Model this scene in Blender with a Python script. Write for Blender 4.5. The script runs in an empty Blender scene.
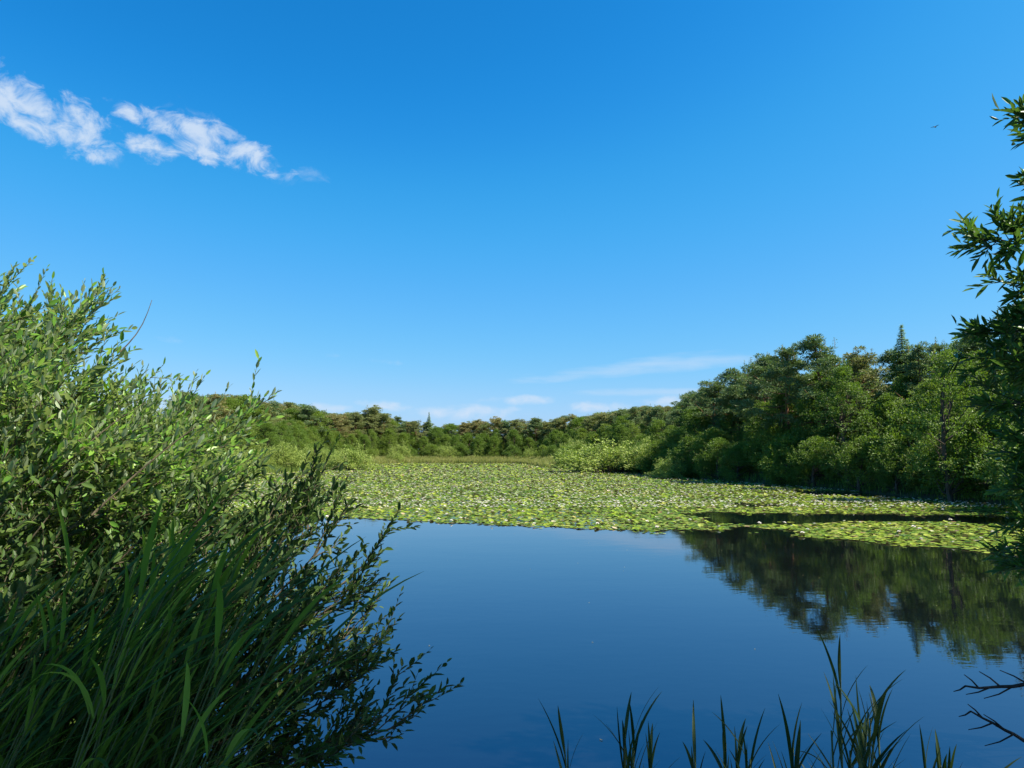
import bpy, math, random
import numpy as np
R = math.radians
rng = np.random.default_rng(7)
random.seed(7)
SC = bpy.context.scene
COL = SC.collection

# ------------------------------------------------------------------ camera
CAM_H = 3.0            # metres above the water
F = 731.0              # focal length in pixels of a 1024 wide frame
YH = 453.0             # horizon row
PITCH = math.atan((YH - 384.0) / F)
cam = bpy.data.cameras.new('camera'); camo = bpy.data.objects.new('camera', cam); COL.objects.link(camo)
camo.location = (0, 0, CAM_H)
camo.rotation_euler = (math.pi / 2 + PITCH, 0, 0)
cam.sensor_width = 36.0; cam.lens = F / 1024 * 36.0
cam.clip_start = 0.05; cam.clip_end = 6000
SC.camera = camo

def ray(px, py):
    cx, cy = (px - 512) / F, (384 - py) / F
    cp, sp = math.cos(PITCH), math.sin(PITCH)
    return np.array([cx, cp - cy * sp, sp + cy * cp])
def W(px, py, d):                       # the place at forward distance d seen on that line of sight
    r = ray(px, py); return np.array([r[0] / r[1] * d, d, CAM_H + r[2] / r[1] * d])
def G(px, py):                          # the place on the water
    r = ray(px, py); t = -CAM_H / r[2]; return (r[0] * t, r[1] * t)
def project(x, y, z):
    cp, sp = math.cos(PITCH), math.sin(PITCH)
    dz = z - CAM_H
    fw = y * cp + dz * sp; up = -y * sp + dz * cp
    return 512 + F * x / fw, 384 - F * up / fw

# ------------------------------------------------------------------ tagging
def tag(o, label=None, cat=None, group=None, kind=None):
    if label: o['label'] = label
    if cat: o['category'] = cat
    if group: o['group'] = group
    if kind: o['kind'] = kind
    return o
def empty(name, loc, label=None, cat=None, group=None):
    o = bpy.data.objects.new(name, None); COL.objects.link(o); o.location = loc
    o.empty_display_size = 0.2
    return tag(o, label, cat, group)

# ------------------------------------------------------------------ materials
def newmat(name):
    m = bpy.data.materials.new(name); m.use_nodes = True
    nt = m.node_tree; nt.nodes.clear()
    out = nt.nodes.new('ShaderNodeOutputMaterial')
    return m, nt, out
def node(nt, t, **kw):
    n = nt.nodes.new(t)
    for k, v in kw.items():
        if k.startswith('i_'):
            n.inputs[k[2:].replace('_', ' ')].default_value = v
        else: setattr(n, k, v)
    return n
def ramp(nt, fac, stops):
    r = nt.nodes.new('ShaderNodeValToRGB')
    el = r.color_ramp.elements
    while len(el) < len(stops): el.new(0.5)
    for e, (p, c) in zip(el, stops):
        e.position = p; e.color = (*c, 1)
    nt.links.new(fac, r.inputs[0]); return r
def mixc(nt, fac, a, b, mode='MIX'):
    m = nt.nodes.new('ShaderNodeMix'); m.data_type = 'RGBA'; m.blend_type = mode
    for s, v in ((0, fac), (6, a), (7, b)):
        if hasattr(v, 'is_output') or isinstance(v, bpy.types.NodeSocket): nt.links.new(v, m.inputs[s])
        else: m.inputs[s].default_value = v if s == 0 else (*v, 1)
    return m.outputs[2]
def leaf_mat(name, stops, obj_tint=None, back=None, gain=1.0, transl=0.35, rough=0.5, spec=0.35, obj_amt=0.5, tcol=(1.25, 1.35, 0.55)):
    """leaf: random colour per leaf, tint per plant, paler underside, light shining through"""
    m, nt, out = newmat(name); L = nt.links
    g_ = lambda c: tuple(x * gain for x in c)
    stops = [(p_, g_(c_)) for p_, c_ in stops]; obj_tint = [(p_, g_(c_)) for p_, c_ in obj_tint] if obj_tint else None
    geo = node(nt, 'ShaderNodeNewGeometry')
    c = ramp(nt, geo.outputs['Random Per Island'], stops).outputs[0]
    if obj_tint:
        oi = node(nt, 'ShaderNodeObjectInfo')
        t = ramp(nt, oi.outputs['Random'], obj_tint).outputs[0]
        c = mixc(nt, obj_amt, c, t)
    if back:
        c = mixc(nt, geo.outputs['Backfacing'], c, back)
    p = node(nt, 'ShaderNodeBsdfPrincipled'); p.inputs['Roughness'].default_value = rough
    p.inputs['Specular IOR Level'].default_value = spec
    L.new(c, p.inputs['Base Color'])
    tr = node(nt, 'ShaderNodeBsdfTranslucent')
    tc = mixc(nt, 1.0, c, tcol, 'MULTIPLY'); L.new(tc, tr.inputs[0])
    mx = node(nt, 'ShaderNodeMixShader'); mx.inputs[0].default_value = transl
    L.new(p.outputs[0], mx.inputs[1]); L.new(tr.outputs[0], mx.inputs[2]); L.new(mx.outputs[0], out.inputs[0])
    return m
def bark_mat(name, a, b, scale=6.0):
    m, nt, out = newmat(name); L = nt.links
    tc = node(nt, 'ShaderNodeTexCoord')
    mp = node(nt, 'ShaderNodeMapping'); mp.inputs['Scale'].default_value = (1, 1, 0.25)
    L.new(tc.outputs['Object'], mp.inputs[0])
    n = node(nt, 'ShaderNodeTexNoise'); n.inputs['Scale'].default_value = scale; n.inputs['Detail'].default_value = 6
    L.new(mp.outputs[0], n.inputs['Vector'])
    c = ramp(nt, n.outputs[0], [(0.3, a), (0.7, b)])
    p = node(nt, 'ShaderNodeBsdfPrincipled'); p.inputs['Roughness'].default_value = 0.9
    p.inputs['Specular IOR Level'].default_value = 0.2
    bu = node(nt, 'ShaderNodeBump'); bu.inputs['Strength'].default_value = 0.6; bu.inputs['Distance'].default_value = 0.03
    L.new(n.outputs[0], bu.inputs['Height']); L.new(bu.outputs[0], p.inputs['Normal'])
    L.new(c.outputs[0], p.inputs['Base Color']); L.new(p.outputs[0], out.inputs[0])
    return m

M = {}
M['pine'] = leaf_mat('pine_needles', [(0, (.038, .060, .020)), (.5, (.070, .095, .032)), (.93, (.105, .125, .045)), (1, (.15, .10, .05))],
                     [(0, (.07, .085, .03)), (.45, (.11, .105, .04)), (.8, (.16, .11, .055)), (1, (.07, .09, .035))], gain=2.25, transl=.2, obj_amt=.45, spec=.25)
M['pine_dark'] = leaf_mat('pine_needles_blue_green', [(0, (.03, .055, .025)), (.6, (.06, .095, .038)), (1, (.10, .13, .055))],
                     [(0, (.05, .08, .035)), (1, (.095, .11, .045))], gain=2.1, transl=.2, obj_amt=.35, spec=.25)
M['spruce'] = leaf_mat('spruce_needles', [(0, (.045, .070, .030)), (1, (.095, .125, .050))], gain=3.0, transl=.35, spec=.25)
M['broad'] = leaf_mat('broadleaf_foliage', [(0, (.044, .078, .013)), (.5, (.075, .125, .017)), (1, (.125, .17, .028))],
                     [(0, (.055, .10, .022)), (.5, (.09, .145, .020)), (1, (.14, .175, .028))], gain=1.5, transl=.35, obj_amt=.45)
M['willow'] = leaf_mat('willow_foliage', [(0, (.10, .13, .025)), (.6, (.17, .20, .035)), (1, (.24, .26, .07))],
                     [(0, (.09, .15, .04)), (1, (.15, .19, .06))], back=(.15, .21, .05), gain=2.1, transl=.35, obj_amt=.3)
M['bark'] = bark_mat('grey_brown_bark', (.035, .028, .02), (.12, .095, .07))
M['pine_bark'] = bark_mat('orange_pine_bark', (.10, .055, .03), (.30, .15, .08), 4)
M['near_willow'] = leaf_mat('near_willow_leaf', [(0, (.026, .066, .008)), (.5, (.054, .118, .011)), (1, (.105, .17, .022))],
                     back=(.28, .34, .20), gain=2.15, transl=.32, rough=.42, spec=.45)
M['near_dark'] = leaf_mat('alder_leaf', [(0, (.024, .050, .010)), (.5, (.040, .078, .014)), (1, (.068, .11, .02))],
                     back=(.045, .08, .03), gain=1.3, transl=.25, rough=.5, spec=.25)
M['chestnut'] = leaf_mat('long_toothed_leaf', [(0, (.022, .055, .010)), (.6, (.045, .10, .016)), (1, (.085, .15, .025))],
                     back=(.06, .11, .03), gain=1.7, transl=.4, rough=.4, spec=.4)
M['reed'] = leaf_mat('reed_blade', [(0, (.034, .070, .012)), (.45, (.070, .125, .020)), (.90, (.13, .19, .04)), (1, (.26, .21, .09))],
                     back=(.05, .10, .02), gain=2.0, transl=.3, rough=.5, spec=.15)
M['reed_far'] = leaf_mat('pale_reed_blade', [(0, (.24, .27, .07)), (.6, (.34, .35, .11)), (1, (.46, .42, .20))], transl=.3)
M['reed_stem'] = bark_mat('reed_stem', (.06, .09, .03), (.14, .16, .07), 20)
M['twig'] = bark_mat('willow_twig', (.06, .05, .03), (.16, .13, .08), 20)
M['dark_twig'] = bark_mat('dark_bare_twig', (.02, .015, .012), (.06, .045, .04), 20)

def pad_material():
    m, nt, out = newmat('lily_pad_leaf'); L = nt.links
    geo = node(nt, 'ShaderNodeNewGeometry')
    c = ramp(nt, geo.outputs['Random Per Island'], [(0, (.040, .095, .005)), (.28, (.125, .200, .010)), (.74, (.245, .300, .022)),
             (.95, (.34, .34, .08)), (.97, (.32, .18, .10)), (1, (.48, .44, .30))]).outputs[0]
    tc = node(nt, 'ShaderNodeTexCoord')
    n = node(nt, 'ShaderNodeTexNoise'); n.inputs['Scale'].default_value = 0.10; n.inputs['Detail'].default_value = 4
    L.new(geo.outputs['Position'], n.inputs['Vector'])
    c2 = mixc(nt, 1.0, c, ramp(nt, n.outputs[0], [(.35, (.72, .85, .70)), (.65, (1.12, 1.08, 1.05))]).outputs[0], 'MULTIPLY')
    c3 = mixc(nt, geo.outputs['Backfacing'], c2, (.16, .15, .06))
    p = node(nt, 'ShaderNodeBsdfPrincipled'); p.inputs['Roughness'].default_value = .5
    p.inputs['Specular IOR Level'].default_value = .18
    L.new(c3, p.inputs['Base Color']); 
    tr = node(nt, 'ShaderNodeBsdfTranslucent'); L.new(c3, tr.inputs[0])
    mx = node(nt, 'ShaderNodeMixShader'); mx.inputs[0].default_value = .15
    L.new(p.outputs[0], mx.inputs[1]); L.new(tr.outputs[0], mx.inputs[2]); L.new(mx.outputs[0], out.inputs[0])
    return m
M['pad'] = pad_material()
def petal_material():
    m, nt, out = newmat('white_petal')
    p = node(nt, 'ShaderNodeBsdfPrincipled'); p.inputs['Roughness'].default_value = .5
    p.inputs['Base Color'].default_value = (.82, .77, .70, 1)
    nt.links.new(p.outputs[0], out.inputs[0]); return m
M['petal'] = petal_material()
def plain(name, c, r=.6):
    m, nt, out = newmat(name)
    n = node(nt, 'ShaderNodeTexNoise'); n.inputs['Scale'].default_value = 30
    k = ramp(nt, n.outputs[0], [(0.3, tuple(x * .8 for x in c)), (.7, c)])
    p = node(nt, 'ShaderNodeBsdfPrincipled'); p.inputs['Roughness'].default_value = r
    nt.links.new(k.outputs[0], p.inputs['Base Color'])
    nt.links.new(p.outputs[0], out.inputs[0]); return m
M['stamen'] = plain('yellow_stamen', (.75, .5, .05))
M['feather'] = plain('dark_feather', (.03, .03, .035))

def water_material():
    m, nt, out = newmat('pond_water'); L = nt.links
    p = node(nt, 'ShaderNodeBsdfPrincipled')
    p.inputs['Base Color'].default_value = (.003, .004, .005, 1)
    p.inputs['Roughness'].default_value = .015; p.inputs['IOR'].default_value = 2.45
    p.inputs['Specular Tint'].default_value = (.60, .71, 1, 1)
    geo = node(nt, 'ShaderNodeNewGeometry')
    mp = node(nt, 'ShaderNodeMapping'); mp.inputs['Scale'].default_value = (.55, 1.0, 1.0)
    L.new(geo.outputs['Position'], mp.inputs[0])
    n1 = node(nt, 'ShaderNodeTexNoise'); n1.inputs['Scale'].default_value = 5.0; n1.inputs['Detail'].default_value = 3
    n2 = node(nt, 'ShaderNodeTexNoise'); n2.inputs['Scale'].default_value = 0.7; n2.inputs['Detail'].default_value = 2
    L.new(mp.outputs[0], n1.inputs['Vector']); L.new(mp.outputs[0], n2.inputs['Vector'])
    ad = node(nt, 'ShaderNodeMath', operation='MULTIPLY_ADD'); ad.inputs[1].default_value = .35
    L.new(n1.outputs[0], ad.inputs[0]); L.new(n2.outputs[0], ad.inputs[2])
    bu = node(nt, 'ShaderNodeBump'); bu.inputs['Strength'].default_value = 1.0; bu.inputs['Distance'].default_value = .0028
    L.new(ad.outputs[0], bu.inputs['Height']); L.new(bu.outputs[0], p.inputs['Normal'])
    L.new(p.outputs[0], out.inputs[0]); return m
M['water'] = water_material()
def ground_material():
    m, nt, out = newmat('woodland_ground'); L = nt.links
    geo = node(nt, 'ShaderNodeNewGeometry')
    n = node(nt, 'ShaderNodeTexNoise'); n.inputs['Scale'].default_value = .6; n.inputs['Detail'].default_value = 8
    L.new(geo.outputs['Position'], n.inputs['Vector'])
    c = ramp(nt, n.outputs[0], [(.3, (.035, .028, .016)), (.5, (.05, .06, .022)), (.7, (.10, .085, .05))])
    p = node(nt, 'ShaderNodeBsdfPrincipled'); p.inputs['Roughness'].default_value = .95
    bu = node(nt, 'ShaderNodeBump'); bu.inputs['Distance'].default_value = .1
    L.new(n.outputs[0], bu.inputs['Height']); L.new(bu.outputs[0], p.inputs['Normal'])
    L.new(c.outputs[0], p.inputs['Base Color']); L.new(p.outputs[0], out.inputs[0]); return m
M['ground'] = ground_material()

# ------------------------------------------------------------------ mesh helpers
def mesh_np(name, parts):
    """parts: list of (V (n,3), Fs (m,k), material, smooth)"""
    me = bpy.data.meshes.new(name)
    mats = []
    V = []; loops = []; starts = []; tot = []; mi = []; sm = []; off = 0; ls = 0
    for v, f, mat, s in parts:
        if len(v) == 0: continue
        v = np.asarray(v, float); f = np.asarray(f, int)
        if mat not in mats: mats.append(mat)
        V.append(v); loops.append((f + off).ravel())
        k = f.shape[1]; starts.append(ls + np.arange(len(f)) * k); tot.append(np.full(len(f), k))
        mi.append(np.full(len(f), mats.index(mat))); sm.append(np.full(len(f), s))
        off += len(v); ls += f.size
    V = np.concatenate(V); loops = np.concatenate(loops); starts = np.concatenate(starts); tot = np.concatenate(tot)
    me.vertices.add(len(V)); me.vertices.foreach_set('co', V.astype(np.float32).ravel())
    me.loops.add(len(loops)); me.loops.foreach_set('vertex_index', loops.astype(np.int32))
    me.polygons.add(len(starts)); me.polygons.foreach_set('loop_start', starts.astype(np.int32))
    me.polygons.foreach_set('loop_total', tot.astype(np.int32))
    me.polygons.foreach_set('material_index', np.concatenate(mi).astype(np.int32))
    me.polygons.foreach_set('use_smooth', np.concatenate(sm).astype(bool))
    for mt in mats: me.materials.append(mt)
    me.update(calc_edges=True); me.validate()
    return me
def obj(name, me, parent=None, loc=None):
    o = bpy.data.objects.new(name, me); COL.objects.link(o)
    if parent: o.parent = parent
    if loc is not None: o.location = loc
    return o
def unit(a):
    a = np.asarray(a, float); return a / np.maximum(np.linalg.norm(a, axis=-1, keepdims=True), 1e-9)
def tube(path, radii, sides=6):
    path = np.asarray(path, float); n = len(path)
    t = unit(np.gradient(path, axis=0))
    ref = np.array([0.3, 0.9, 0.1]) if abs(t[0][2]) > .7 else np.array([0, 0, 1.])
    u = unit(np.cross(t, ref)); w = np.cross(t, u)
    a = np.linspace(0, 2 * np.pi, sides, endpoint=False)
    V = (path[:, None, :] + np.asarray(radii)[:, None, None] * (np.cos(a)[None, :, None] * u[:, None, :] + np.sin(a)[None, :, None] * w[:, None, :])).reshape(-1, 3)
    i = np.arange(n - 1)[:, None] * sides; j = np.arange(sides)[None, :]; j2 = (j + 1) % sides
    Fq = np.stack([i + j, i + j2, i + sides + j2, i + sides + j], -1).reshape(-1, 4)
    return V, Fq
class Tubes:
    def __init__(s): s.v = []; s.f = []; s.n = 0
    def add(s, path, radii, sides=6):
        v, f = tube(path, radii, sides); s.v.append(v); s.f.append(f + s.n); s.n += len(v)
    def part(s, mat): return (np.concatenate(s.v), np.concatenate(s.f), mat, True)
def leaves(C, D, N, ln, wd, kind='rhomb', fold=.15, droop=0.0):
    """one small folded blade per row: C base points, D directions, N upward normals"""
    C = np.asarray(C, float); n = len(C)
    D = unit(D); S = unit(np.cross(D, N)); N = np.cross(S, D)
    ln = np.broadcast_to(np.asarray(ln, float), (n,))[:, None]; wd = np.broadcast_to(np.asarray(wd, float), (n,))[:, None]
    tip = C + D * ln - N * ln * droop
    if kind == 'rhomb':
        m = C + D * ln * .5 + N * wd * fold
        V = np.stack([C, m - S * wd * .5, tip, m + S * wd * .5], 1).reshape(-1, 3)
        b = np.arange(n)[:, None] * 4
        return V, np.concatenate([b + [0, 2, 1], b + [0, 3, 2]]) 
    a = C + D * ln * .30 + N * wd * fold; bb = C + D * ln * .70 + N * (wd * fold - ln * droop * .5)
    V = np.stack([C, a - S * wd * .45, bb - S * wd * .40, tip, bb + S * wd * .40, a + S * wd * .45], 1).reshape(-1, 3)
    b = np.arange(n)[:, None] * 6
    return V, np.concatenate([b + [0, 3, 2, 1], b + [0, 5, 4, 3]])
def rdir(n, r=rng):
    return unit(r.normal(size=(n, 3)))

# ------------------------------------------------------------------ pond outline
SHORE = [(0.6, 2.4), (2.6, 3.0), (5.0, 5.2), (9, 11), (16, 20), (23, 30), (28.5, 42), (27.5, 50), (26.5, 63), (23.6, 76),
         (21, 91), (18, 122), (10, 146), (8, 185), (4, 214), (-16, 222), (-34, 216), (-46, 190), (-36, 150), (-31.5, 131), (-36, 116), (-38, 100),
         (-40, 70), (-34, 50), (-25, 34), (-13, 18), (-6.0, 10), (-2.6, 5.2), (-1.2, 2.9)]
SH = np.array(SHORE, float)
def shore_dist(P):
    """signed distance to the shore line, positive on land"""
    P = np.asarray(P, float); d = np.full(len(P), 1e9); ins = np.zeros(len(P), bool)
    for a, b in zip(SH, np.roll(SH, -1, 0)):
        ab = b - a; t = np.clip(((P - a) @ ab) / (ab @ ab), 0, 1)
        d = np.minimum(d, np.linalg.norm(P - a - t[:, None] * ab, axis=1))
        c = ((a[1] > P[:, 1]) != (b[1] > P[:, 1])) & (P[:, 0] < (b[0] - a[0]) * (P[:, 1] - a[1]) / (b[1] - a[1] + 1e-12) + a[0])
        ins ^= c
    return np.where(ins, -d, d)
def ground_z(P):
    P = np.asarray(P, float); s = shore_dist(P)
    land = 1.35 * (1 - np.exp(-np.maximum(s, 0) / 2.2)) + .12 * np.sin(P[:, 0] * .7 + 1) * np.sin(P[:, 1] * .5) * np.clip(s / 4, 0, 1)
    return np.where(s > 0, land, np.maximum(s * .45, -1.6))
def gz(x, y): return float(ground_z([(x, y)])[0])

sx = np.linspace(-1, 1, 281); xs = np.sinh(sx * 7.2) / np.sinh(7.2) * 1800
sy = np.linspace(-1, 1, 321); ys = np.sinh(sy * 6.6) / np.sinh(6.6) * 1800 + 4
gx, gy = np.meshgrid(xs, ys); P = np.stack([gx.ravel(), gy.ravel()], 1)
zz = ground_z(P); nx = len(xs); ny = len(ys)
i = np.arange((ny - 1))[:, None] * nx + np.arange(nx - 1)[None]
tag(obj('ground', mesh_np('ground', [(np.column_stack([P, zz]), np.stack([i, i + 1, i + 1 + nx, i + nx], -1).reshape(-1, 4), M['ground'], True)])), kind='structure')
wv = [(-70, -4, 0), (60, -4, 0), (60, 240, 0), (-70, 240, 0)]
tag(obj('pond_water', mesh_np('pond_water', [(wv, [[0, 1, 2, 3]], M['water'], False)])), kind='structure')

# ------------------------------------------------------------------ value noise (for edges of the lily carpet)
def vnoise(x, y, seed=0):
    xi = np.floor(x).astype(int); yi = np.floor(y).astype(int); fx = x - xi; fy = y - yi
    fx = fx * fx * (3 - 2 * fx); fy = fy * fy * (3 - 2 * fy)
    def h(a, b):
        k = (a * 374761393 + b * 668265263 + seed * 144665) & 0x7fffffff
        k = ((k ^ (k >> 13)) * 1274126177) & 0x7fffffff
        return (k % 10007) / 10007.
    return (h(xi, yi) * (1 - fx) + h(xi + 1, yi) * fx) * (1 - fy) + (h(xi, yi + 1) * (1 - fx) + h(xi + 1, yi + 1) * fx) * fy

# ------------------------------------------------------------------ lily carpet
def inpoly(X, Y, poly):
    ins = np.zeros(len(X), bool); n = len(poly)
    for k in range(n):
        (ax, ay), (bx, by) = poly[k], poly[(k + 1) % n]
        ins ^= ((ay > Y) != (by > Y)) & (X < (bx - ax) * (Y - ay) / (by - ay + 1e-12) + ax)
    return ins
near_edge = [G(*p) for p in [(150, 512), (215, 512), (290, 516), (345, 520), (360, 519), (420, 522), (520, 526), (600, 530), (640, 532), (700, 531), (745, 527), (780, 530), (800, 536), (870, 543),
                             (940, 549), (1000, 554), (1040, 556), (1100, 556)]]
carpet = near_edge + [(31, 42), (30, 50), (29, 63), (25.5, 76), (23, 91), (20, 122), (12, 146), (10, 185), (4, 216), (-16, 224), (-34, 218), (-48, 190), (-38, 150), (-33, 131), (-38, 100), (-42, 70), (-36, 50), (-28, 38)]
hole_a = [G(*p) for p in [(678, 514), (720, 512.5), (790, 514), (860, 514.5), (940, 515), (1040, 516), (1100, 523), (1040, 527), (1000, 526), (960, 522.5), (905, 522), (860, 522.5), (800, 523.5), (760, 525), (725, 525)]]
hole_b = [G(*p) for p in [(780, 490.5), (830, 491.5), (960, 496), (1040, 500), (1040, 505), (960, 500), (870, 497), (820, 495.5)]]
hole_c = [G(*p) for p in [(735, 503.5), (770, 504), (775, 507), (740, 506)]]
hole_d = [G(*p) for p in [(960, 521), (1010, 518), (1010, 525), (970, 524.5)]]
def in_carpet(X, Y):
    wob = (vnoise(X * .9, Y * .9, 3) - .5) * 1.1; wob2 = (vnoise(X * 1.1, Y * .9, 5) - .5) * 1.1
    far = np.where(rng.random(len(X)) < .10, 2.6, 1.0)
    Xa, Ya = X + wob * far, Y + wob2 * far
    ok = inpoly(Xa, Ya, carpet)
    for h in (hole_a, hole_b, hole_c, hole_d): ok &= ~inpoly(Xa, Ya, h)
    sd = shore_dist(np.stack([X, Y], 1))
    return ok & (sd < -.3)
def pads_np(X, Y, rad, tilt, lift, k=8):
    n = len(X); a = np.linspace(0, 2 * np.pi, k, endpoint=False)[None] + rng.uniform(0, 6.28, (n, 1))
    rr = rad[:, None] * rng.uniform(.9, 1.08, (n, k))
    ux = rr * np.cos(a); uy = rr * np.sin(a)
    ta = rng.uniform(0, 6.28, n); tz = np.tan(tilt)
    cup = rng.uniform(-.02, .09, n)
    z = (ux * np.cos(ta)[:, None] + uy * np.sin(ta)[:, None]) * tz[:, None] + rr * cup[:, None] * (1 + .5 * np.sin(2 * a))
    z += lift[:, None] - np.minimum(z.min(1), 0)[:, None] * .8
    V = np.stack([X[:, None] + ux, Y[:, None] + uy, z], -1)
    c = np.stack([X, Y, lift + .002], -1)[:, None]
    V = np.concatenate([c, V], 1).reshape(-1, 3)
    b = np.arange(n)[:, None, None] * (k + 1); j = np.arange(k)
    T = np.stack([np.zeros(k, int), j + 1, (j + 1) % k + 1], -1)[None]
    return V, (b + T).reshape(-1, 3)
cand = []
for y0, y1, dens, rad in ((20, 46, 55, .10), (46, 75, 24, .125), (75, 125, 13, .165), (125, 226, 6, .24)):
    n = int((y1 - y0) * 100 * dens); X = rng.uniform(-52, 48, n); Y = rng.uniform(y0, y1, n)
    vis = np.abs(X) < Y * .74 + 2
    X, Y = X[vis], Y[vis]; ok = in_carpet(X, Y)
    thin = vnoise(X * .35, Y * .35, 11) + .25 * vnoise(X * 1.3, Y * 1.3, 12)
    ok &= (thin > .15) | (rng.random(len(X)) < .7)
    X, Y = X[ok], Y[ok]; cand.append(np.stack([X, Y, rad * rng.uniform(.6, 1.25, len(X)) * np.ones(len(X))], 1))
cand = np.concatenate(cand)
print('pads', len(cand))
pz = rng.uniform(.004, .035, len(cand)) * (.5 + cand[:, 2] * 2)
tl = np.abs(rng.normal(0, R(3.5), len(cand))); upr = rng.random(len(cand)) < .09; tl[upr] = rng.uniform(R(10), R(28), upr.sum())
# the 300 that lie nearest are objects of their own
order = np.argsort(cand[:, 1]); pick = order[:3800][::13][:290]; rest = np.setdiff1d(np.arange(len(cand)), pick)
v, f = pads_np(cand[rest, 0], cand[rest, 1], cand[rest, 2], tl[rest], pz[rest], 8)
tag(obj('lily_pads', mesh_np('lily_pads', [(v, f, M['pad'], False)])), 'carpet of green water lily pads covering the middle of the pond', 'lily pads', kind='stuff')
def pad_mesh(seed):
    r = np.random.default_rng(seed); k = 22; gap = .22
    a = np.linspace(gap, 2 * np.pi - gap, k); V = [(0, 0, 0)]
    for s in (.5, 1.0):
        for t in a:
            q = s * (1 + .03 * r.normal() * s); V.append((q * math.cos(t), q * math.sin(t), .03 * s * s * (1 + math.sin(3 * t + seed)) + .02 * s * r.normal()))
    Fa = [(0, j + 1, j + 2) for j in range(k - 1)]
    Fb = [(1 + j, 1 + k + j, 2 + k + j, 2 + j) for j in range(k - 1)]
    return mesh_np('lily_pad', [(V, Fa, M['pad'], True), (np.array(V), Fb, M['pad'], True)])
pms = [pad_mesh(s) for s in range(6)]
for n_, i_ in enumerate(pick):
    o = bpy.data.objects.new('lily_pad', pms[n_ % 6]); COL.objects.link(o)
    x, y, r_ = cand[i_]; o.location = (x, y, .012 + pz[i_] + .5 * r_ * math.sin(min(tl[i_], .4)))
    o.rotation_euler = (min(tl[i_], .4) * math.cos(n_), min(tl[i_], .4) * math.sin(n_), n_ * 2.4); o.scale = (r_ * 1.1,) * 3
    tag(o, 'round notched green lily pad floating at the open water edge of the lily carpet', 'lily pad', 'lily pads along the near edge of the carpet')
# flowers
def flower_mesh(seed, big=1.0):
    parts = []; C = []; D = []; N = []; Ln = []
    for ring, (cnt, el, l) in enumerate(((8, 18, 1.0), (7, 42, .9), (5, 66, .75))):
        for q in range(cnt):
            a = 2 * math.pi * (q + ring * .4) / cnt
            D.append((math.cos(a) * math.cos(R(el)), math.sin(a) * math.cos(R(el)), math.sin(R(el)))); C.append((0, 0, 0)); N.append((0, 0, 1)); Ln.append(l)
    V, Fq = leaves(C, D, N, np.array(Ln), .42, 'leaf', .25)
    return mesh_np('petals', [(V, Fq, M['petal'], False)])
fm = flower_mesh(0)
def stam():
    k = 8; a = np.linspace(0, 2 * np.pi, k, endpoint=False)
    V = np.concatenate([np.stack([.22 * np.cos(a), .22 * np.sin(a), 0 * a + .1], 1), np.stack([.26 * np.cos(a), .26 * np.sin(a), 0 * a + .38], 1), [[0, 0, .3]]])
    Fq = [(j, (j + 1) % k, (j + 1) % k + k, j + k) for j in range(k)]; Ft = [(j + k, (j + 1) % k + k, 2 * k) for j in range(k)]
    return mesh_np('stamens', [(V, Fq, M['stamen'], True), (V, Ft, M['stamen'], True)])
sm_ = stam()
proto = None
fc = cand[rng.permutation(len(cand))]
nearf = fc[fc[:, 1] < 52][:230]; farf = fc[(fc[:, 1] >= 40)]
for k_, (x, y, r_) in enumerate(nearf):
    t = empty('lily_flower', (x, y, .07 + .03 * rng.random()), 'open white water lily flower among pads in the near part of the carpet', 'water lily', 'white lily flowers in the near part of the carpet')
    t.rotation_euler = (rng.normal() * .2, rng.normal() * .2, k_); t.scale = (.075 + .03 * rng.random(),) * 3
    for nm, me in (('petals', fm), ('stamens', sm_)):
        c = bpy.data.objects.new(nm, me); COL.objects.link(c); c.parent = t
w_ = np.clip(farf[:, 1] / 226, 0, 1)
fx = farf[rng.random(len(farf)) < .07]
def flowers_np(Pq):
    C = []; D = []; Ln = []
    n = len(Pq); out_v = []; out_f = []; off = 0
    sc = .06 + Pq[:, 2] * .28
    for q in range(6):
        a = q * 1.047 + Pq[:, 0] * 9; el = R(35)
        d = np.stack([np.cos(a) * math.cos(el), np.sin(a) * math.cos(el), np.full(n, math.sin(el))], 1)
        c = np.stack([Pq[:, 0], Pq[:, 1], np.full(n, .07)], 1)
        v, f = leaves(c, d, np.array([[0, 0, 1.]]), sc, sc * .6, 'rhomb', .1)
        out_v.append(v); out_f.append(f + off); off += len(v)
    return np.concatenate(out_v), np.concatenate(out_f)
v, f = flowers_np(fx)
tag(obj('lily_flowers', mesh_np('lily_flowers', [(v, f, M['petal'], False)])), 'countless tiny white lily flowers dotting the distant lily carpet', 'water lilies', kind='stuff')

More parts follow.
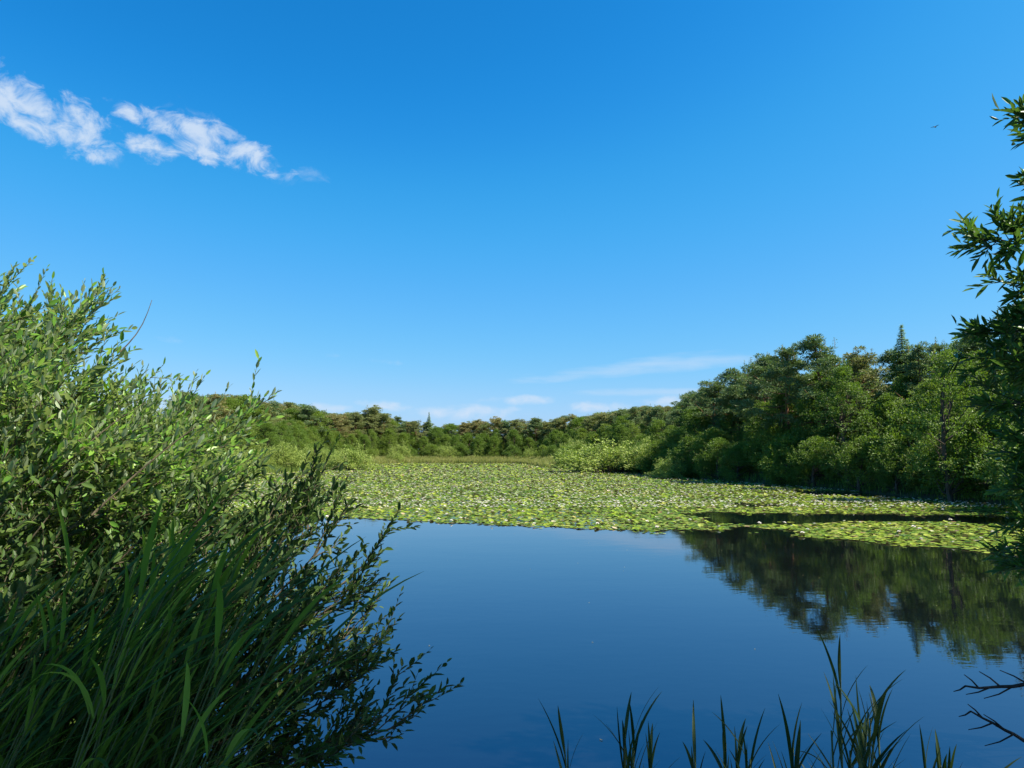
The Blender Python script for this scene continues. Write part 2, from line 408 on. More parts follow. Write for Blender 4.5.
# ------------------------------------------------------------------ tree kinds (each: list of trunk mesh + crown mesh, height 1 unit = 1 m at H)
def limb_path(a, b, sag=0.0, n=5, wob=.05, r=rng):
    a = np.asarray(a, float); b = np.asarray(b, float); t = np.linspace(0, 1, n)[:, None]
    p = a * (1 - t) + b * t; p[:, 2] += sag * np.sin(t[:, 0] * np.pi)
    L = np.linalg.norm(b - a); p[1:-1] += r.normal(size=(n - 2, 3)) * wob * L
    return p
def clump(r, c, rad, n, up=.5):
    """points in a lumpy ball with outward directions"""
    d = unit(r.normal(size=(n, 3))); rr = rad * r.random(n) ** .45
    return c + d * rr[:, None], d
def pine(seed, H=12., dark=False, base=.42):
    r = np.random.default_rng(seed); T = Tubes()
    n = 9; t = np.linspace(0, 1, n); lean = r.normal(size=2) * .35
    tp = np.stack([lean[0] * t ** 2 + .12 * np.sin(t * 5 + seed), lean[1] * t ** 2 + .12 * np.cos(t * 4 + seed), t * H * .95 - .3], 1)
    T.add(tp, np.interp(t, [0, .5, 1], [.20, .13, .03]), 8)
    C = []; D = []; N = []; Ls = []
    nb = 30
    for k in range(nb):
        s = base + (1 - base) * ((k + r.random() * .8) / nb) ** .9
        p0 = np.array([np.interp(s, t, tp[:, q]) for q in range(3)])
        az = k * 2.4 + r.normal() * .4
        prof = math.sin(math.pi * min(1, (s - base) / (1 - base) * .72 + .30))      # broad rounded crown
        L = (.6 + 2.1 * prof) * r.uniform(.45, 1.25) * (1.15 if s < .75 else .85)
        el = r.uniform(.05, .45) + (s - .6) * .8
        p1 = p0 + np.array([math.cos(az) * L, math.sin(az) * L, L * el])
        br = limb_path(p0, p1, -.12 * L, 5, .04, r); T.add(br, np.linspace(.055, .015, 5) * (1.3 - s * .5), 5)
        for q in range(r.integers(2, 5)):
            u = r.uniform(.45, 1.02); c = br[0] * 0 + np.array([np.interp(u, np.linspace(0, 1, 5), br[:, m]) for m in range(3)])
            c = c + r.normal(size=3) * [.5, .5, .22] * (1 if q else .2); rad = r.uniform(.25, .66)
            m = int(150 * (rad / .5) ** 2); pts, d = clump(r, np.zeros(3), 1, m)
            pts = pts * [rad, rad, rad * .40] + c
            dd = unit(d * [1, 1, .5] + [0, 0, .25] + r.normal(size=(m, 3)) * .4)
            C.append(pts); D.append(dd); N.append(unit(d + [0, 0, 1.1] + r.normal(size=(m, 3)) * .5)); Ls.append(r.uniform(.16, .32, m))
    for k in range(7):                    # leading shoots stick out of the top
        a = tp[-1] + r.normal(size=3) * [.7, .7, .25] - [0, 0, .5]; m = 34; u = r.random(m); h = r.uniform(.5, 1.1)
        T.add(np.array([a, a + [0, 0, h]]), [.02, .008], 3)
        C.append(a + np.stack([r.normal(size=m) * .13 * (1.1 - u), r.normal(size=m) * .13 * (1.1 - u), u * h], 1)); D.append(unit(r.normal(size=(m, 3)) * [1, 1, .3] + [0, 0, .5])); N.append(np.tile([0, 0, 1.], (m, 1)) + r.normal(size=(m, 3)) * .3); Ls.append(r.uniform(.12, .24, m))
    C = np.concatenate(C); D = np.concatenate(D); N = np.concatenate(N); Ls = np.concatenate(Ls)
    V, Fq = leaves(C, D, N, Ls, Ls * .32, 'rhomb', .2)
    return (mesh_np('pine_trunk', [T.part(M['pine_bark'])]), mesh_np('pine_crown', [(V, Fq, M['pine_dark' if dark else 'pine'], False)]), H)
def broadleaf(seed, H=9., rad=2.6, low=.12, mat='broad', lf=.15, n_cl=95, per=215, bark='bark', aspect=.55):
    r = np.random.default_rng(seed); T = Tubes(); n = 7; t = np.linspace(0, 1, n)
    tp = np.stack([.25 * np.sin(t * 3 + seed), .25 * np.cos(t * 3.3 + seed) - .25, t * H * .85 - .3], 1)
    T.add(tp, np.interp(t, [0, 1], [.17, .03]), 8)
    C = []; D = []; N = []; Ls = []
    lob = [(r.uniform(0, 6.28), r.uniform(.2, .9), r.uniform(.85, 1.2)) for _ in range(6)]
    for k in range(n_cl):
        s = low + (1 - low) * r.random() ** .85; az = r.uniform(0, 6.28)
        w = math.sin(math.pi * min(1, max(0.02, ((s - low) / (1 - low)) ** .8 * .88 + .12))) ** .65
        amp = 1.0
        for la, lz, lm in lob:
            dd_ = math.cos(az - la) * (1 - abs(s - lz) * 2)
            if dd_ > .5: amp = max(amp * .9, lm)
        rr = rad * w * r.uniform(.45, 1.05) * amp
        c = np.array([math.cos(az) * rr, math.sin(az) * rr, s * H * .94])
        if k % 3 == 0:
            s0 = max(.1, s - .22); p0 = np.array([np.interp(s0, t, tp[:, q]) for q in range(3)])
            T.add(limb_path(p0, c, -.1, 5, .05, r), np.linspace(.05, .01, 5), 4)
        cr = r.uniform(.28, .85) * rad / 2.6
        m = int(per * (cr / .6) ** 2); pts, d = clump(r, np.zeros(3), 1, m)
        pts = pts * [cr, cr, cr * .75] + c + (np.sin(pts * 7 + seed) * .08)
        out = unit(c - np.array([0, 0, H * .45]))
        C.append(pts); D.append(unit(d + out * .4 + r.normal(size=(m, 3)) * .5)); N.append(unit(d * .8 + out * .4 + [0, 0, .7] + r.normal(size=(m, 3)) * .35)); Ls.append(r.uniform(.7, 1.3, m) * lf)
    # stray outer sprays break the outline
    for k in range(60):
        az = r.uniform(0, 6.28); s = r.uniform(low + .1, 1.0); w = math.sin(math.pi * min(1, (s - low) / (1 - low) * .86 + .14)) ** .6
        a = np.array([math.cos(az) * rad * w * .8, math.sin(az) * rad * w * .8, s * H * .93]); dr = unit(np.array([math.cos(az), math.sin(az), .9 + r.normal() * .3])); L = r.uniform(.5, 1.1)
        T.add(np.array([a, a + dr * L * .5, a + dr * L]), [.012, .008, .003], 3)
        m = 30; u = r.random(m); C.append(a + dr * (u * L)[:, None] + r.normal(size=(m, 3)) * .07); D.append(unit(dr + r.normal(size=(m, 3)) * .8)); N.append(rdir(m, r) + [0, 0, .8]); Ls.append(r.uniform(.6, 1.1, m) * lf)
    C = np.concatenate(C); D = np.concatenate(D); N = np.concatenate(N); Ls = np.concatenate(Ls)
    V, Fq = leaves(C, D, N, Ls, Ls * aspect, 'rhomb', .15)
    return (mesh_np('broadleaf_trunk', [T.part(M[bark])]), mesh_np('broadleaf_crown', [(V, Fq, M[mat], False)]), H)
def spruce(seed, H=12.):
    r = np.random.default_rng(seed); T = Tubes()
    T.add(np.array([[0, 0, -.3], [.03, 0, H * .5], [0, .03, H * .99]]), [.18, .1, .015], 8)
    C = []; D = []; N = []
    z = .12 * H
    while z < H * .99:
        s = z / H; L = 2.6 * (1 - s) ** .95 + .04; k = int(6 + 5 * (1 - s)); a0 = r.uniform(0, 6.28)
        for q in range(k):
            az = a0 + q * 6.283 / k + r.normal() * .15; l = L * r.uniform(.75, 1.15)
            p1 = np.array([math.cos(az) * l, math.sin(az) * l, z - l * .12 + r.normal() * .08]); br = limb_path([0, 0, z], p1, -.08 * l, 5, .01, r)
            T.add(br, np.linspace(.025, .006, 5), 3)
            m = int(22 + 90 * l / 2.5); u = r.random(m) ** .7
            base = np.stack([np.interp(u, np.linspace(0, 1, 5), br[:, m_]) for m_ in range(3)], 1)
            side = np.array([-math.sin(az), math.cos(az), 0]); sg = r.choice([-1, 1], m); wv_ = (1.05 - u) * .35 * l * r.random(m)
            C.append(base + side * (sg * wv_)[:, None] + r.normal(size=(m, 3)) * .04); D.append(unit(unit(p1 - [0, 0, z]) + side * sg[:, None] * .6 + r.normal(size=(m, 3)) * .2 - [0, 0, .15])); N.append(np.tile([0, 0, 1.], (m, 1)) + r.normal(size=(m, 3)) * .3)
        z += .14 + .30 * (1 - s)
    C = np.concatenate(C); D = np.concatenate(D); N = np.concatenate(N)
    ln = r.uniform(.18, .32, len(C)) * np.clip((H - C[:, 2]) / 3, .3, 1); V, Fq = leaves(C, D, N, ln, ln * .4, 'rhomb', .2)
    return (mesh_np('spruce_trunk', [T.part(M['bark'])]), mesh_np('spruce_crown', [(V, Fq, M['spruce'], False)]), H)
def willow(seed, H=3.4, rad=2.6, mat='willow', lf=.17, n_st=120, per=95):
    """low domed shrub: many stems fan up from one base, narrow leaves along them"""
    r = np.random.default_rng(seed); T = Tubes(); C = []; D = []; N = []
    for k in range(n_st):
        az = r.uniform(0, 6.28); e = math.asin(r.uniform(.05, 1) ** 1.0)
        lump = 1 + .13 * math.sin(3 * az + seed) + .10 * math.sin(5 * az + 2 * seed + e * 4)
        tip = np.array([math.cos(az) * math.cos(e) * rad, math.sin(az) * math.cos(e) * rad, math.sin(e) * H]) * lump * r.uniform(.8, 1.04)
        b = np.array([math.cos(az) * .25 * rad, math.sin(az) * .25 * rad, 0])
        st = limb_path(b * r.random(), tip, H * .12, 6, .03, r); 
        if k % 3 == 0: T.add(st, np.linspace(.03, .006, 6), 4)
        u = 1 - r.random(per) ** 1.8 * .75
        base = np.stack([np.interp(u, np.linspace(0, 1, 6), st[:, m]) for m in range(3)], 1)
        dr = unit(st[-1] - st[-2] + [0, 0, .25])
        C.append(base + r.normal(size=(per, 3)) * .16); D.append(unit(dr + r.normal(size=(per, 3)) * .55)); N.append(unit(unit(tip) + [0, 0, .6] + r.normal(size=(per, 3)) * .5))
    C = np.concatenate(C); D = np.concatenate(D); N = np.concatenate(N); C[:, 2] = np.maximum(C[:, 2], .03)
    ln = r.uniform(.6, 1.3, len(C)) * lf; V, Fq = leaves(C, D, N, ln, ln * .34, 'rhomb', .15)
    return (mesh_np('shrub_stems', [T.part(M['bark'])]), mesh_np('shrub_foliage', [(V, Fq, M[mat], False)]), H)

K = {}
K['pine'] = [pine(s, 12) for s in (1, 2, 3, 4, 5)]
K['pine_dark'] = [pine(s, 12, True, .38) for s in (11, 12, 13, 14)]
K['broad'] = [broadleaf(s) for s in (21, 22, 23, 24)]
K['birch'] = [broadleaf(s, 10, 2.1, .15, 'broad', .14, 80, 200) for s in (31, 32)]
K['spruce'] = [spruce(41)]
K['bush'] = [broadleaf(s, 4.2, 2.6, .02, 'broad', .14, 62, 240) for s in (51, 52, 53)]
K['willow'] = [willow(s) for s in (61, 62, 63)]

NAME = {'pine': 'pine_tree', 'pine_dark': 'pine_tree', 'broad': 'broadleaf_tree', 'birch': 'birch_tree', 'spruce': 'spruce_tree', 'bush': 'leafy_bush', 'willow': 'willow_shrub'}
CAT = {'pine': 'pine tree', 'pine_dark': 'pine tree', 'broad': 'tree', 'birch': 'birch tree', 'spruce': 'spruce tree', 'bush': 'bush', 'willow': 'willow shrub'}
PN = {'bush': ('stems', 'foliage'), 'willow': ('stems', 'foliage')}
cnt = {}
def plant(kind, x, y, h, label, group=None, wide=1.0, rz=None, var=None):
    k = cnt.get(kind, 0); cnt[kind] = k + 1
    tr, cr, H = K[kind][(k if var is None else var) % len(K[kind])]
    t = empty(NAME[kind], (x, y, max(gz(x, y), -.1) - .02), label, CAT[kind], group)
    s = h / H; t.scale = (s * wide, s * wide, s); t.rotation_euler = (0, 0, random.uniform(0, 6.28) if rz is None else rz)
    for nm, me in zip(PN.get(kind, ('trunk', 'crown')), (tr, cr)):
        c = bpy.data.objects.new(nm, me); COL.objects.link(c); c.parent = t
    return t

SKY = [(-300, 300), (0, 330), (150, 380), (200, 392), (230, 394), (260, 399), (290, 401), (320, 405), (350, 413), (375, 407), (400, 418), (430, 421), (445, 423), (470, 420), (490, 416), (530, 418),
       (560, 414), (600, 413), (620, 409), (640, 406), (680, 404), (690, 388), (715, 382), (735, 386), (748, 366), (762, 356), (790, 350), (820, 340), (850, 351), (870, 354), (890, 350), (905, 345), (925, 343), (945, 335), (1000, 300), (1100, 270), (1400, 230)]
def sky_h(x, y, drop=0.0):
    """tree height whose top meets the treeline seen across the pond"""
    px = 512 + F * x / y; row = np.interp(px, [p[0] for p in SKY], [p[1] for p in SKY]) + drop
    return CAM_H + (YH - row) / F * y - gz(x, y)

def along(pts, step, jit, off):
    """points along a shore stretch, off metres inland"""
    pts = np.array(pts, float); out = []
    seg = np.linalg.norm(np.diff(pts, axis=0), axis=1); cum = np.r_[0, np.cumsum(seg)]
    s = random.random() * step
    while s < cum[-1]:
        q = np.array([np.interp(s, cum, pts[:, 0]), np.interp(s, cum, pts[:, 1])]); q2 = np.array([np.interp(s + .5, cum, pts[:, 0]), np.interp(s + .5, cum, pts[:, 1])])
        t = q2 - q; L = np.linalg.norm(t)
        if L > 1e-6:
            t /= L; nrm = np.array([t[1], -t[0]])        # right of the walking direction = inland (shore listed anticlockwise)
            o = off + random.uniform(-jit, jit); out.append((q + nrm * o + t * random.uniform(-jit, jit)))
        s += step
    return out
right_shore = SHORE[4:13]; end_shore = SHORE[12:19]; left_shore = SHORE[17:24]
def seen(x, y, m=60):
    px = 512 + F * x / max(y, 1); return y > 8 and -40 - m < px < 1030 + m
RB = 'trees of the shaded right bank'; FE = 'trees of the wood beyond the far end'; LB = 'trees of the hill beyond the willows'
def darts(xr, yr, lo, hi, space, m=60, n=9000, px_lo=-60):
    """positions lo..hi metres inland, at least space apart, inside the camera's field"""
    X = rng.uniform(*xr, n); Y = rng.uniform(*yr, n); sd = shore_dist(np.stack([X, Y], 1)); px = 512 + F * X / Y
    ok = (sd > lo) & (sd < hi) & (px > px_lo - m) & (px < 1030 + m); out = []
    for x, y in zip(X[ok], Y[ok]):
        if all((x - a) ** 2 + (y - b) ** 2 > space * space for a, b in out): out.append((x, y))
    return out
ch = random.choice; un = random.uniform
def forest():
    # right bank -----------------------------------------------------------
    Rx, Ry = (5, 60), (18, 150)
    for x, y in darts(Rx, Ry, .1, 3.0, 2.6, 40):
        plant('bush', x, y, min(un(3.0, 5.2), sky_h(x, y, 20)), 'dark green leafy bush overhanging the water on the shaded bank', 'bushes overhanging the right bank', 1.0)
    for x, y in darts(Rx, Ry, 3.4, 7.0, 3.6, 40):
        plant(ch(['broad', 'broad', 'birch']), x, y, sky_h(x, y) * un(.55, .8), 'mid height leafy tree standing just behind the overhanging bank bushes', RB, 1.05)
    for x, y in darts(Rx, Ry, 7.2, 12, 3.6, 30):
        if random.random() < .68: plant('pine_dark', x, y, sky_h(x, y) * un(.86, 1.03), 'dark scots pine rising above the leafy trees of the shaded bank', 'scots pines of the right bank')
        else: plant('broad', x, y, sky_h(x, y) * un(.70, .90), 'tall leafy tree among the pines of the shaded bank', RB)
    for x, y in darts(Rx, Ry, 12, 18, 4.6, 10):
        k_ = ch(['pine_dark', 'pine', 'broad'])
        plant(k_, x, y, sky_h(x, y) * un(.88, .98), 'leafy tree deep in the wood behind the shaded bank' if k_ == 'broad' else 'scots pine deep in the wood behind the shaded bank', ('leafy trees' if k_ == 'broad' else 'pines') + ' deep in the right wood')
    for x, y in darts(Rx, Ry, 9, 16, 4.4, 10):
        plant('bush', x, y, un(5, 7.5), 'tall bush in the gloom under the pines of the shaded bank', 'bushes under the right bank pines', .85)
    # far end ---------------------------------------------------------------
    Fx, Fy = (-95, 60), (150, 262)
    for x, y in darts(Fx, Fy, 3.2, 8, 4.4, 5, px_lo=180):
        plant(ch(['bush', 'willow', 'bush']), x, y, un(2.6, 4.6), 'rounded green bush behind the pale reeds of the far shore', 'bushes along the far shore', 1.15)
    for x, y in darts(Fx, Fy, 8, 16, 4.2, 5, px_lo=190):
        plant(ch(['broad', 'birch', 'broad']), x, y, sky_h(x, y) * un(.48, .72), 'bright green leafy tree in front of the far pines', FE, 1.1)
    for x, y in darts(Fx, Fy, 13, 26, 4.6, 5, px_lo=200):
        plant('bush', x, y, un(5.5, 8.0), 'tall shady bush under the far pines', 'bushes under the far pines', .85)
    for x, y in darts(Fx, Fy, 16, 30, 3.7, 5, px_lo=200):
        k_ = ch(['pine', 'pine', 'pine', 'pine_dark', 'broad'])
        plant(k_, x, y, sky_h(x, y) * un(.86, 1.03), 'leafy tree among the pines of the far treeline' if k_ == 'broad' else 'scots pine of the far treeline standing against the sky beyond the reeds', ('leafy trees' if k_ == 'broad' else 'pines') + ' of the far treeline', 1.3)
    # left hill ---------------------------------------------------------------
    Lx, Ly = (-110, -20), (50, 150)
    for x, y in darts(Lx, Ly, 1.5, 5, 4.2, 5, px_lo=150):
        plant('willow', x, y, un(2.0, 3.2), 'low yellow green willow shrub on the left shore', 'willow shrubs along the left shore', 1.0)
    for x, y in darts(Lx, Ly, 6, 13, 4.4, 5, px_lo=170):
        plant(ch(['birch', 'broad', 'broad']), x, y, sky_h(x, y) * un(.52, .74), 'green leafy tree between the willow shrubs and the brownish pines', LB, 1.1)
    for x, y in darts(Lx, Ly, 13, 27, 4.4, 5, px_lo=180):
        k_ = ch(['pine', 'pine', 'pine', 'pine_dark', 'broad'])
        plant(k_, x, y, sky_h(x, y) * un(.80, 1.05), 'leafy tree among the brownish pines of the left treeline' if k_ == 'broad' else 'brownish green scots pine on the rising left side of the treeline', ('leafy trees' if k_ == 'broad' else 'scots pines') + ' of the left treeline', 1.25)
forest()
# single trees one can point to
def at_px(px, d): return (px - 512) / F * d, d
def hero(kind, px, d, top, label, wide=1.0, rz=None, var=None):
    x, y = at_px(px, d); h = CAM_H + (YH - top) / F * d - max(gz(x, y), -.1); plant(kind, x, y, h, label, None, wide, rz, var)
hero('spruce', 906, 64, 323, 'pointed spruce rising above the right bank trees', 1.1)
hero('pine_dark', 822, 70, 332, 'tallest scots pine of the right bank with bare orange trunk', 1.15, .6, 1)
hero('pine_dark', 762, 82, 350, 'broad crowned scots pine where the right bank drops away', 1.2, 2.0, 2)
hero('pine_dark', 712, 96, 376, 'spreading dark pine at the low end of the right bank', 1.3, 1.0, 3)
hero('pine_dark', 788, 74, 345, 'flat topped scots pine between the two tallest right bank pines', 1.2, 3.0, 0)
hero('pine_dark', 738, 90, 366, 'scots pine leaning out between the two broadest right bank pines', 1.1, .3, 1)
hero('pine', 868, 66, 344, 'olive scots pine left of the pointed spruce', 1.1, 2.2, 2)
hero('birch', 846, 60, 362, 'pale green birch in front of the olive pine near the spruce', 1.1)
hero('birch', 950, 45, 342, 'bright green leafy tree right of the pointed spruce', 1.1)
hero('spruce', 429, 240, 412, 'tiny dark spruce tip standing out of the far treeline', .9)
hero('pine', 375, 236, 405, 'round headed pine above the left willow shrubs', 1.3)
hero('bush', 566, 158, 447, 'round dark green bush where the right bank meets the far reeds', 1.3)
hero('willow', 612, 116, 441, 'large feathery light green willow shrub on the right bank', 2.6)
hero('willow', 652, 108, 443, 'feathery willow shrub beside the large light green one', 2.0)
hero('willow', 672, 88, 457, 'small bright willow shrub at the foot of the dark bank trees', 1.5)
hero('willow', 284, 119, 443, 'domed yellow green willow shrub at the left shore, the left one of two', 1.25)
hero('willow', 350, 129, 448, 'domed yellow green willow shrub at the left shore, the right one of two', 1.5)
hero('willow', 232, 92, 452, 'yellow green willow shrub close behind the foreground bush', 1.4)
hero('willow', 396, 214, 452, 'small pale shrub at the start of the far reeds', 1.2)

# pale reed belt along the far shore ---------------------------------------------
def reed_belt(name, stretch, w0, w1, n, h, label, mat='reed_far', wd=.05):
    pts = np.array(stretch, float); seg = np.linalg.norm(np.diff(pts, axis=0), axis=1); cum = np.r_[0, np.cumsum(seg)]
    s = rng.uniform(0, cum[-1], n); q = np.stack([np.interp(s, cum, pts[:, 0]), np.interp(s, cum, pts[:, 1])], 1)
    q2 = np.stack([np.interp(s + .4, cum, pts[:, 0]), np.interp(s + .4, cum, pts[:, 1])], 1); t = unit(q2 - q + 1e-6)
    q = q + np.stack([t[:, 1], -t[:, 0]], 1) * rng.uniform(w0, w1, n)[:, None]
    C = np.column_stack([q, np.maximum(ground_z(q), -.05)]); hh = h * rng.uniform(.6, 1.15, n)
    D = unit(np.stack([rng.normal(.1, .16, n), rng.normal(0, .16, n), np.ones(n)], 1)); N = np.column_stack([rng.normal(size=(n, 2)), np.zeros(n)])
    V, Fq = leaves(C, D, N, hh, wd, 'leaf', .1, .12)
    tag(obj(name, mesh_np(name, [(V, Fq, M[mat], False)])), label, 'reeds', kind='stuff')
reed_belt('far_reeds', SHORE[12:18], -3.0, 2.5, 26000, 1.45, 'pale yellow green reed belt along the far shore', wd=.10)
reed_belt('shore_reeds', SHORE[17:23], -.8, 2.0, 16000, .9, 'yellow green reeds and grass along the left shore', 'willow', wd=.06)
reed_belt('bank_sedge', SHORE[5:13], -.2, 1.2, 4500, .6, 'low dark sedge fringe under the right bank bushes', 'reed', wd=.05)

n = 70; q = np.stack([rng.uniform(-9, 16, n), rng.uniform(4.5, 31, n)], 1); q = q[(shore_dist(q) < -.5) & (np.abs(q[:, 0]) < q[:, 1] * .7)]
a = rng.uniform(0, 6.28, len(q)); V, Fq = leaves(np.column_stack([q, np.full(len(q), .006)]), np.stack([np.cos(a), np.sin(a), 0 * a], 1), np.array([[0, 0, 1.]]), rng.uniform(.02, .06, len(q)), .018, 'leaf', .15)
M['litter'] = leaf_mat('floating_leaf', [(0, (.16, .13, .06)), (.5, (.25, .24, .10)), (1, (.45, .42, .30))])
tag(obj('floating_litter', mesh_np('floating_litter', [(V, Fq, M['litter'], False)])), 'tiny fallen leaves and fluff floating on the open water', 'leaf litter', kind='stuff')

# ------------------------------------------------------------------ foreground plants
def sprouts(r, limbs, twigs_per, twig_len, leaf_len, leaf_w, spacing, t0=.3, spread=.8, upb=.25, sub=4, name='bush', twig_mat='twig', leaf='near_willow', cluster=1, drift=(0, 0, 0), bare=()):
    """limbs carry twigs, twigs carry side twigs, all carry leaves"""
    T = Tubes(); C = []; D = []; N = []
    drift = np.array(drift, float)
    def twig(p, d, L, rad, lv):
        n = 5; t = np.linspace(0, 1, n); bend = r.normal(size=3) * .25 + [0, 0, upb] + drift
        path = p + d * (L * t)[:, None] + bend * (L * .35 * t ** 2)[:, None]
        T.add(path, np.linspace(rad, rad * .3, n), 4 if lv == 0 else 3)
        k = max(3, int(L / spacing)); u = np.linspace(.12 if lv else .3, 1, k)
        base = np.stack([np.interp(u, t, path[:, m]) for m in range(3)], 1)
        tan = unit(path[-1] - path[0]); sd = unit(np.cross(tan, r.normal(size=3))); s2 = np.cross(tan, sd)
        for c_ in range(cluster):
            ph = np.arange(k) * 2.4 + r.uniform(0, 6.28)
            out = np.cos(ph)[:, None] * sd + np.sin(ph)[:, None] * s2
            dd = unit(tan * r.uniform(.8, 1.3) + out * .62 + [0, 0, .2] + drift * .5 + r.normal(size=(k, 3)) * .18)
            C.append(base); D.append(dd); N.append(unit(out * -.3 + [0, 0, .8] + r.normal(size=(k, 3)) * .45))
        # leaf bud pair at the tip
        if lv == 0:
            for q in range(sub):
                s = r.uniform(.25, .9); b = np.array([np.interp(s, t, path[:, m]) for m in range(3)])
                twig(b, unit(tan + r.normal(size=3) * .6 + [0, 0, .1]), L * r.uniform(.3, .6), rad * .6, 1)
    for path, r0 in limbs:
        n = len(path); tt = np.linspace(0, 1, n); T.add(path, np.linspace(r0, r0 * .25, n), 7)
        L = np.linalg.norm(np.diff(path, axis=0), axis=1).sum()
        for q in range(max(4, int(twigs_per * L))):
            s = t0 + (1 - t0) * r.random() ** .8
            p = np.array([np.interp(s, tt, path[:, m]) for m in range(3)]); e = min(1, s + .1)
            p2 = np.array([np.interp(e, tt, path[:, m]) for m in range(3)]) + 1e-4; p1 = np.array([np.interp(e - .12, tt, path[:, m]) for m in range(3)])
            tan = unit(p2 - p1); d = unit(tan + rdir(1, r)[0] * spread + [0, 0, upb])
            twig(p, d, twig_len * r.uniform(.6, 1.2), .0045, 0)
        twig(path[-1], unit(unit(path[-1] - path[-2]) + [0, 0, .3]), twig_len * 1.15, .0045, 0)
    for pth, ra, rb in bare: T.add(pth, np.linspace(ra, rb, len(pth)), 6)
    C = np.concatenate(C); D = np.concatenate(D); N = np.concatenate(N); n = len(C)
    ln = leaf_len * r.uniform(.45, 1.3, n)
    V, Fq = leaves(C, D, N, ln, ln * leaf_w * r.uniform(.8, 1.15, n), 'leaf', .18, r.uniform(-.05, .2))
    print(name, 'leaves', n)
    return mesh_np(name + '_stems', [T.part(M[twig_mat])]), mesh_np(name + '_foliage', [(V, Fq, M[leaf], True)])
def curve(a, b, bow, n=8):
    a = np.array(a, float); b = np.array(b, float); t = np.linspace(0, 1, n)[:, None]
    return a * (1 - t) + b * t + np.array(bow, float) * (np.sin(t * np.pi))
def fore(name, root, limbs, label, cat, parts=('stems', 'foliage'), **kw):
    root = np.array(root, float)
    stems, fol = sprouts(np.random.default_rng(kw.pop('seed')), [(p - root, r) for p, r in limbs], **kw)
    t = empty(name, root, label, cat); obj(parts[0], stems, t); obj(parts[1], fol, t); return t

r = np.random.default_rng(5)
# big sunlit willow bush, left
root = (-4.6, 5.2, gz(-4.6, 5.2)); L = []
tips = [(-60, 250, 4.6), (0, 262, 4.8), (20, 290, 4.4), (52, 312, 4.8), (108, 282, 5.0), (88, 312, 5.2), (118, 352, 4.4), (150, 372, 5.2), (182, 385, 4.6), (215, 395, 5.0), (238, 400, 4.6), (250, 418, 5.2),
        (222, 440, 4.5), (205, 470, 4.9), (30, 340, 3.9), (80, 380, 4.0), (130, 420, 4.0), (180, 440, 4.1), (60, 430, 3.8), (-30, 330, 4.2), (10, 400, 3.9), (100, 470, 4.0), (160, 490, 4.3), (20, 470, 3.8), (-60, 400, 4.0),
        (60, 350, 5.6), (140, 400, 5.8), (200, 425, 5.8), (0, 300, 5.6), (40, 370, 4.4), (110, 395, 4.6), (165, 415, 4.7), (70, 330, 4.3), (-20, 270, 5.2)]
for px, py, d in tips:
    tip = W(px - 48 + r.normal() * 6, py + 60 + r.normal() * 8, d); rt = np.array(root) + [r.normal() * .25, r.normal() * .2, 0]
    L.append((curve(rt, tip, [-.25, 0, .35 + .1 * r.random()]), .022))
BR = [(curve(W(92, 515, 3.75), W(198, 425, 3.95), [0, 0, .02], 7), .007, .003), (curve(W(120, 352, 4.0), W(152, 300, 4.1), [.02, 0, -.02], 6), .004, .0015), (curve(W(60, 470, 3.8), W(150, 400, 4.0), [0, 0, .03], 6), .005, .002)]
fore('willow_bush', root, L, 'large sunlit willow bush with grey green leaves filling the left edge', 'willow bush', seed=8, twigs_per=15, twig_len=.42, leaf_len=.058, leaf_w=.38, spacing=.021, t0=.42, spread=.75, upb=.25, sub=4, drift=(.18, 0, .05), bare=[(p_ - np.array(root), a_, b_) for p_, a_, b_ in BR])
# darker branches reaching over the water
root = (-2.5, 3.9, gz(-2.5, 3.9)); L = []
for px, py, d in [(338, 482, 4.7), (300, 500, 4.4), (392, 545, 4.7), (372, 575, 4.4), (350, 528, 4.2), (378, 612, 4.5), (300, 545, 4.0), (330, 590, 4.1), (270, 525, 4.4), (425, 702, 4.0), (405, 700, 3.8), (372, 668, 4.0), (330, 660, 3.8),
                  (352, 735, 3.6), (300, 700, 3.6), (250, 500, 4.6), (290, 620, 3.8), (240, 560, 4.0), (385, 640, 4.2), (300, 750, 3.5), (345, 500, 5.0), (270, 660, 3.7)]:
    tip = W(px - 34, py + 26, d); rt = np.array(root) + [r.normal() * .15, r.normal() * .15, 0]
    L.append((curve(rt, tip, [-.05, 0, .15 + .15 * r.random()]), .014))
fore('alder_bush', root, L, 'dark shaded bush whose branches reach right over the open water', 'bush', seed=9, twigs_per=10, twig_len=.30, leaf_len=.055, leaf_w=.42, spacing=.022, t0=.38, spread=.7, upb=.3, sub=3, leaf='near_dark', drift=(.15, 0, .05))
# bushy fill low at the left
root = (-3.3, 3.3, gz(-3.3, 3.3)); L = []
for px, py, d in [(-20, 500, 3.6), (30, 540, 3.5), (80, 520, 3.8), (120, 560, 3.7), (10, 600, 3.3), (60, 640, 3.3), (110, 620, 3.5), (-40, 560, 3.3), (160, 580, 3.8), (170, 650, 3.6), (20, 700, 3.1), (90, 720, 3.2), (150, 720, 3.3), (200, 700, 3.4), (230, 640, 3.7), (-20, 660, 3.0), (200, 520, 4.2), (130, 510, 4.2)]:
    tip = W(px, py, d); L.append((curve(np.array(root) + [r.normal() * .15, r.normal() * .15, 0], tip, [-.1, 0, .2]), .014))
fore('bramble_bush', root, L, 'dark low bush in the shade under the sunlit willow', 'bush', seed=10, twigs_per=10, twig_len=.3, leaf_len=.06, leaf_w=.45, spacing=.022, t0=.3, spread=.9, upb=.2, sub=3, leaf='near_dark')
